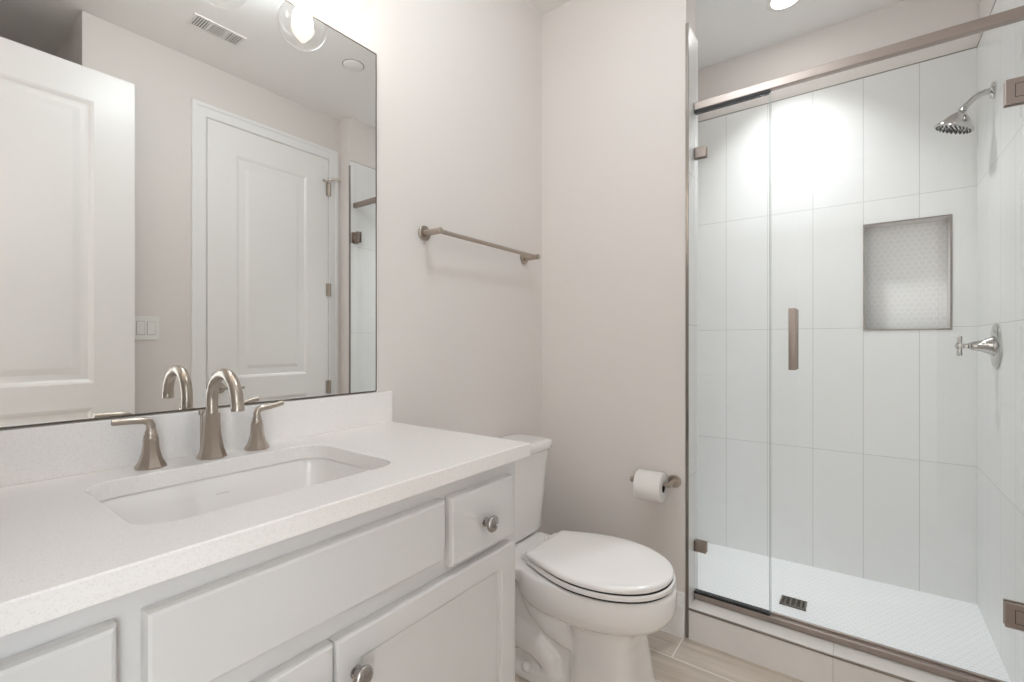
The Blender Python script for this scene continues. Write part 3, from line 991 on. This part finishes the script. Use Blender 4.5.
# ------------------------------------------------------------------ drain, ceiling items, switch
dr = thing('shower_drain', 'rectangular dark metal drain grate in the white shower floor', 'drain', (DX, DY, .018))
bm = nb()
dw, dh = .049, .041
box(bm, DX - dw, DX + dw, DY - dh, DY - dh + .006, .0153, .0216); box(bm, DX - dw, DX + dw, DY + dh - .006, DY + dh, .0153, .0216)
box(bm, DX - dw, DX - dw + .006, DY - dh, DY + dh, .0153, .0216); box(bm, DX + dw - .006, DX + dw, DY - dh, DY + dh, .0153, .0216)
for i in range(1, 5):
    x = DX - dw + 2 * dw * i / 5
    box(bm, x - .0036, x + .0036, DY - dh, DY + dh, .0175, .0212)
for i in range(1, 5):
    y = DY - dh + 2 * dh * i / 5
    box(bm, DX - dw, DX + dw, y - .0022, y + .0022, .0175, .0212)
obj('grate', bm, 'steel', dr)
obj('drain_well', B(DX - dw + .001, DX + dw - .001, DY - dh + .001, DY + dh - .001, .0153, .0165), 'dark', dr)


def can_light(x, y, label, watts):
    t = thing('recessed_light', label, 'ceiling light', (x, y, CEIL - .006), None)
    bm = nb(); lathe(bm, (x, y, CEIL), (0, 0, -1), [(.078, 0), (.078, .003), (.072, .006), (.056, .006), (.054, .001), (.054, 0)], 48, cap=False)
    obj('trim_ring', bm, 'plastic', t, 40)
    bm = nb(); lathe(bm, (x, y, CEIL - .0005), (0, 0, -1), [(.054, 0), (.054, .002), (.0, .003)], 40); obj('lens', bm, 'can', t, 40)
    ld = bpy.data.lights.new('can_light', 'AREA'); ld.shape = 'DISK'; ld.size = .10; ld.energy = watts; ld.color = (.95, .985, 1.0); ld.spread = math.radians(95)
    lo = bpy.data.objects.new('can_light', ld); scene.collection.objects.link(lo); lo.parent = t; lo.location = (0, 0, .0)
    lo.location = (0, 0, -.006)
    return t


can_light(.951, 2.47, 'lit round recessed ceiling light above the shower', CAN_SHOWER_W)

dm = thing('fill_dome', 'added out-of-view fill light, a round white dome on the ceiling over the vanity side', 'ceiling light', (.75, .90, CEIL - .12))  # unseen dome added to even out the room's light
bm = nb(); lathe(bm, (.75, .90, CEIL), (0, 0, -1), [(.14, 0), (.14, .018), (.134, .022), (.10, .022), (.10, 0)], 48, cap=False); obj('base_ring', bm, 'plastic', dm, 40)
bm = nb(); lathe(bm, (.75, .90, CEIL), (0, 0, -1), [(.130, .022), (.128, .045), (.116, .072), (.092, .095), (.058, .109), (.025, .115), (.0, .116)], 40); obj('diffuser', bm, emit('fill_dome_glow', (.865, .945, 1.0, 1), FILL_DOME_L), dm, 60)

# ceiling register
vx, vy = 1.388, 1.012
cv = thing('ceiling_vent', 'white rectangular three-way ceiling air register seen in the mirror', 'vent', (vx, vy, CEIL - .008))
bm = nb(); W2, L2 = .056, .118
for (a, b_, c, d_) in ((-W2, W2, -L2, -L2 + .010), (-W2, W2, L2 - .010, L2), (-W2, -W2 + .010, -L2 + .0101, L2 - .0101), (W2 - .010, W2, -L2 + .0101, L2 - .0101), (-W2 + .0101, W2 - .0101, -.043, -.034), (-W2 + .0101, W2 - .0101, .034, .043)):
    box(bm, vx + a, vx + b_, vy + c, vy + d_, CEIL - .006, CEIL - .0005)
obj('frame', bm, 'plastic', cv)
obj('duct_opening', B(vx - W2 + .01, vx + W2 - .01, vy - L2 + .012, vy + L2 - .012, CEIL - .0016, CEIL - .0008), plain('duct_grey', srgb(60, 55, 50), .8), cv)
for k in range(6):
    for c0 in (-1, 1):
        y = vy + c0 * (.049 + k * .0108)
        obj('slat', B(vx - W2 + .011, vx + W2 - .011, y - .0026, y + .0026, CEIL - .0060, CEIL - .002), 'plastic', cv)
for k in range(6):
    x = vx - W2 + .019 + k * .0148
    obj('slat', B(x - .0026, x + .0026, vy - .034, vy + .034, CEIL - .0060, CEIL - .002), 'plastic', cv)

cs = thing('sprinkler_cover', 'small round white flush disc on the ceiling seen in the mirror', 'sprinkler', (1.095, 1.60, CEIL - .008))
bm = nb(); lathe(bm, (1.095, 1.60, CEIL), (0, 0, -1), [(.055, 0), (.055, .004), (.050, .007), (.0, .008)], 40); obj('disc', bm, 'ceiling', cs, 30)
bm = nb(); lathe(bm, (1.095, 1.60, CEIL), (0, 0, -1), [(.0600, 0), (.0600, .0012), (.0, .0013)], 40); obj('outer_ring', bm, plain('ring_grey', srgb(150, 145, 140), .7), cs, 30)  # slightly wider grey disc that outlines the cover

ls = thing('light_switch', 'white double rocker light switch plate beside the entry door in the mirror', 'light switch', (WC - .004, .817, 1.18))
obj('plate', B(WC - .006, WC - .0005, .759, .875, 1.180, 1.300, bev=.002), 'plastic', ls)
for y in (.794, .840):
    r_ = obj('rocker', B(WC - .0095, WC - .0055, y - .0165, y + .0165, 1.207, 1.273, bev=.0015), 'plastic', ls)
    bm = nb()
    for (a, b_, c, d_) in ((y - .018, y - .0168, 1.206, 1.274), (y + .0168, y + .018, 1.206, 1.274), (y - .018, y + .018, 1.2055, 1.2068), (y - .018, y + .018, 1.2732, 1.2745)):
        box(bm, WC - .0064, WC - .0058, a, b_, c, d_)
    obj('rocker_gap', bm, plain('gap_grey', srgb(170, 164, 158), .7), ls)
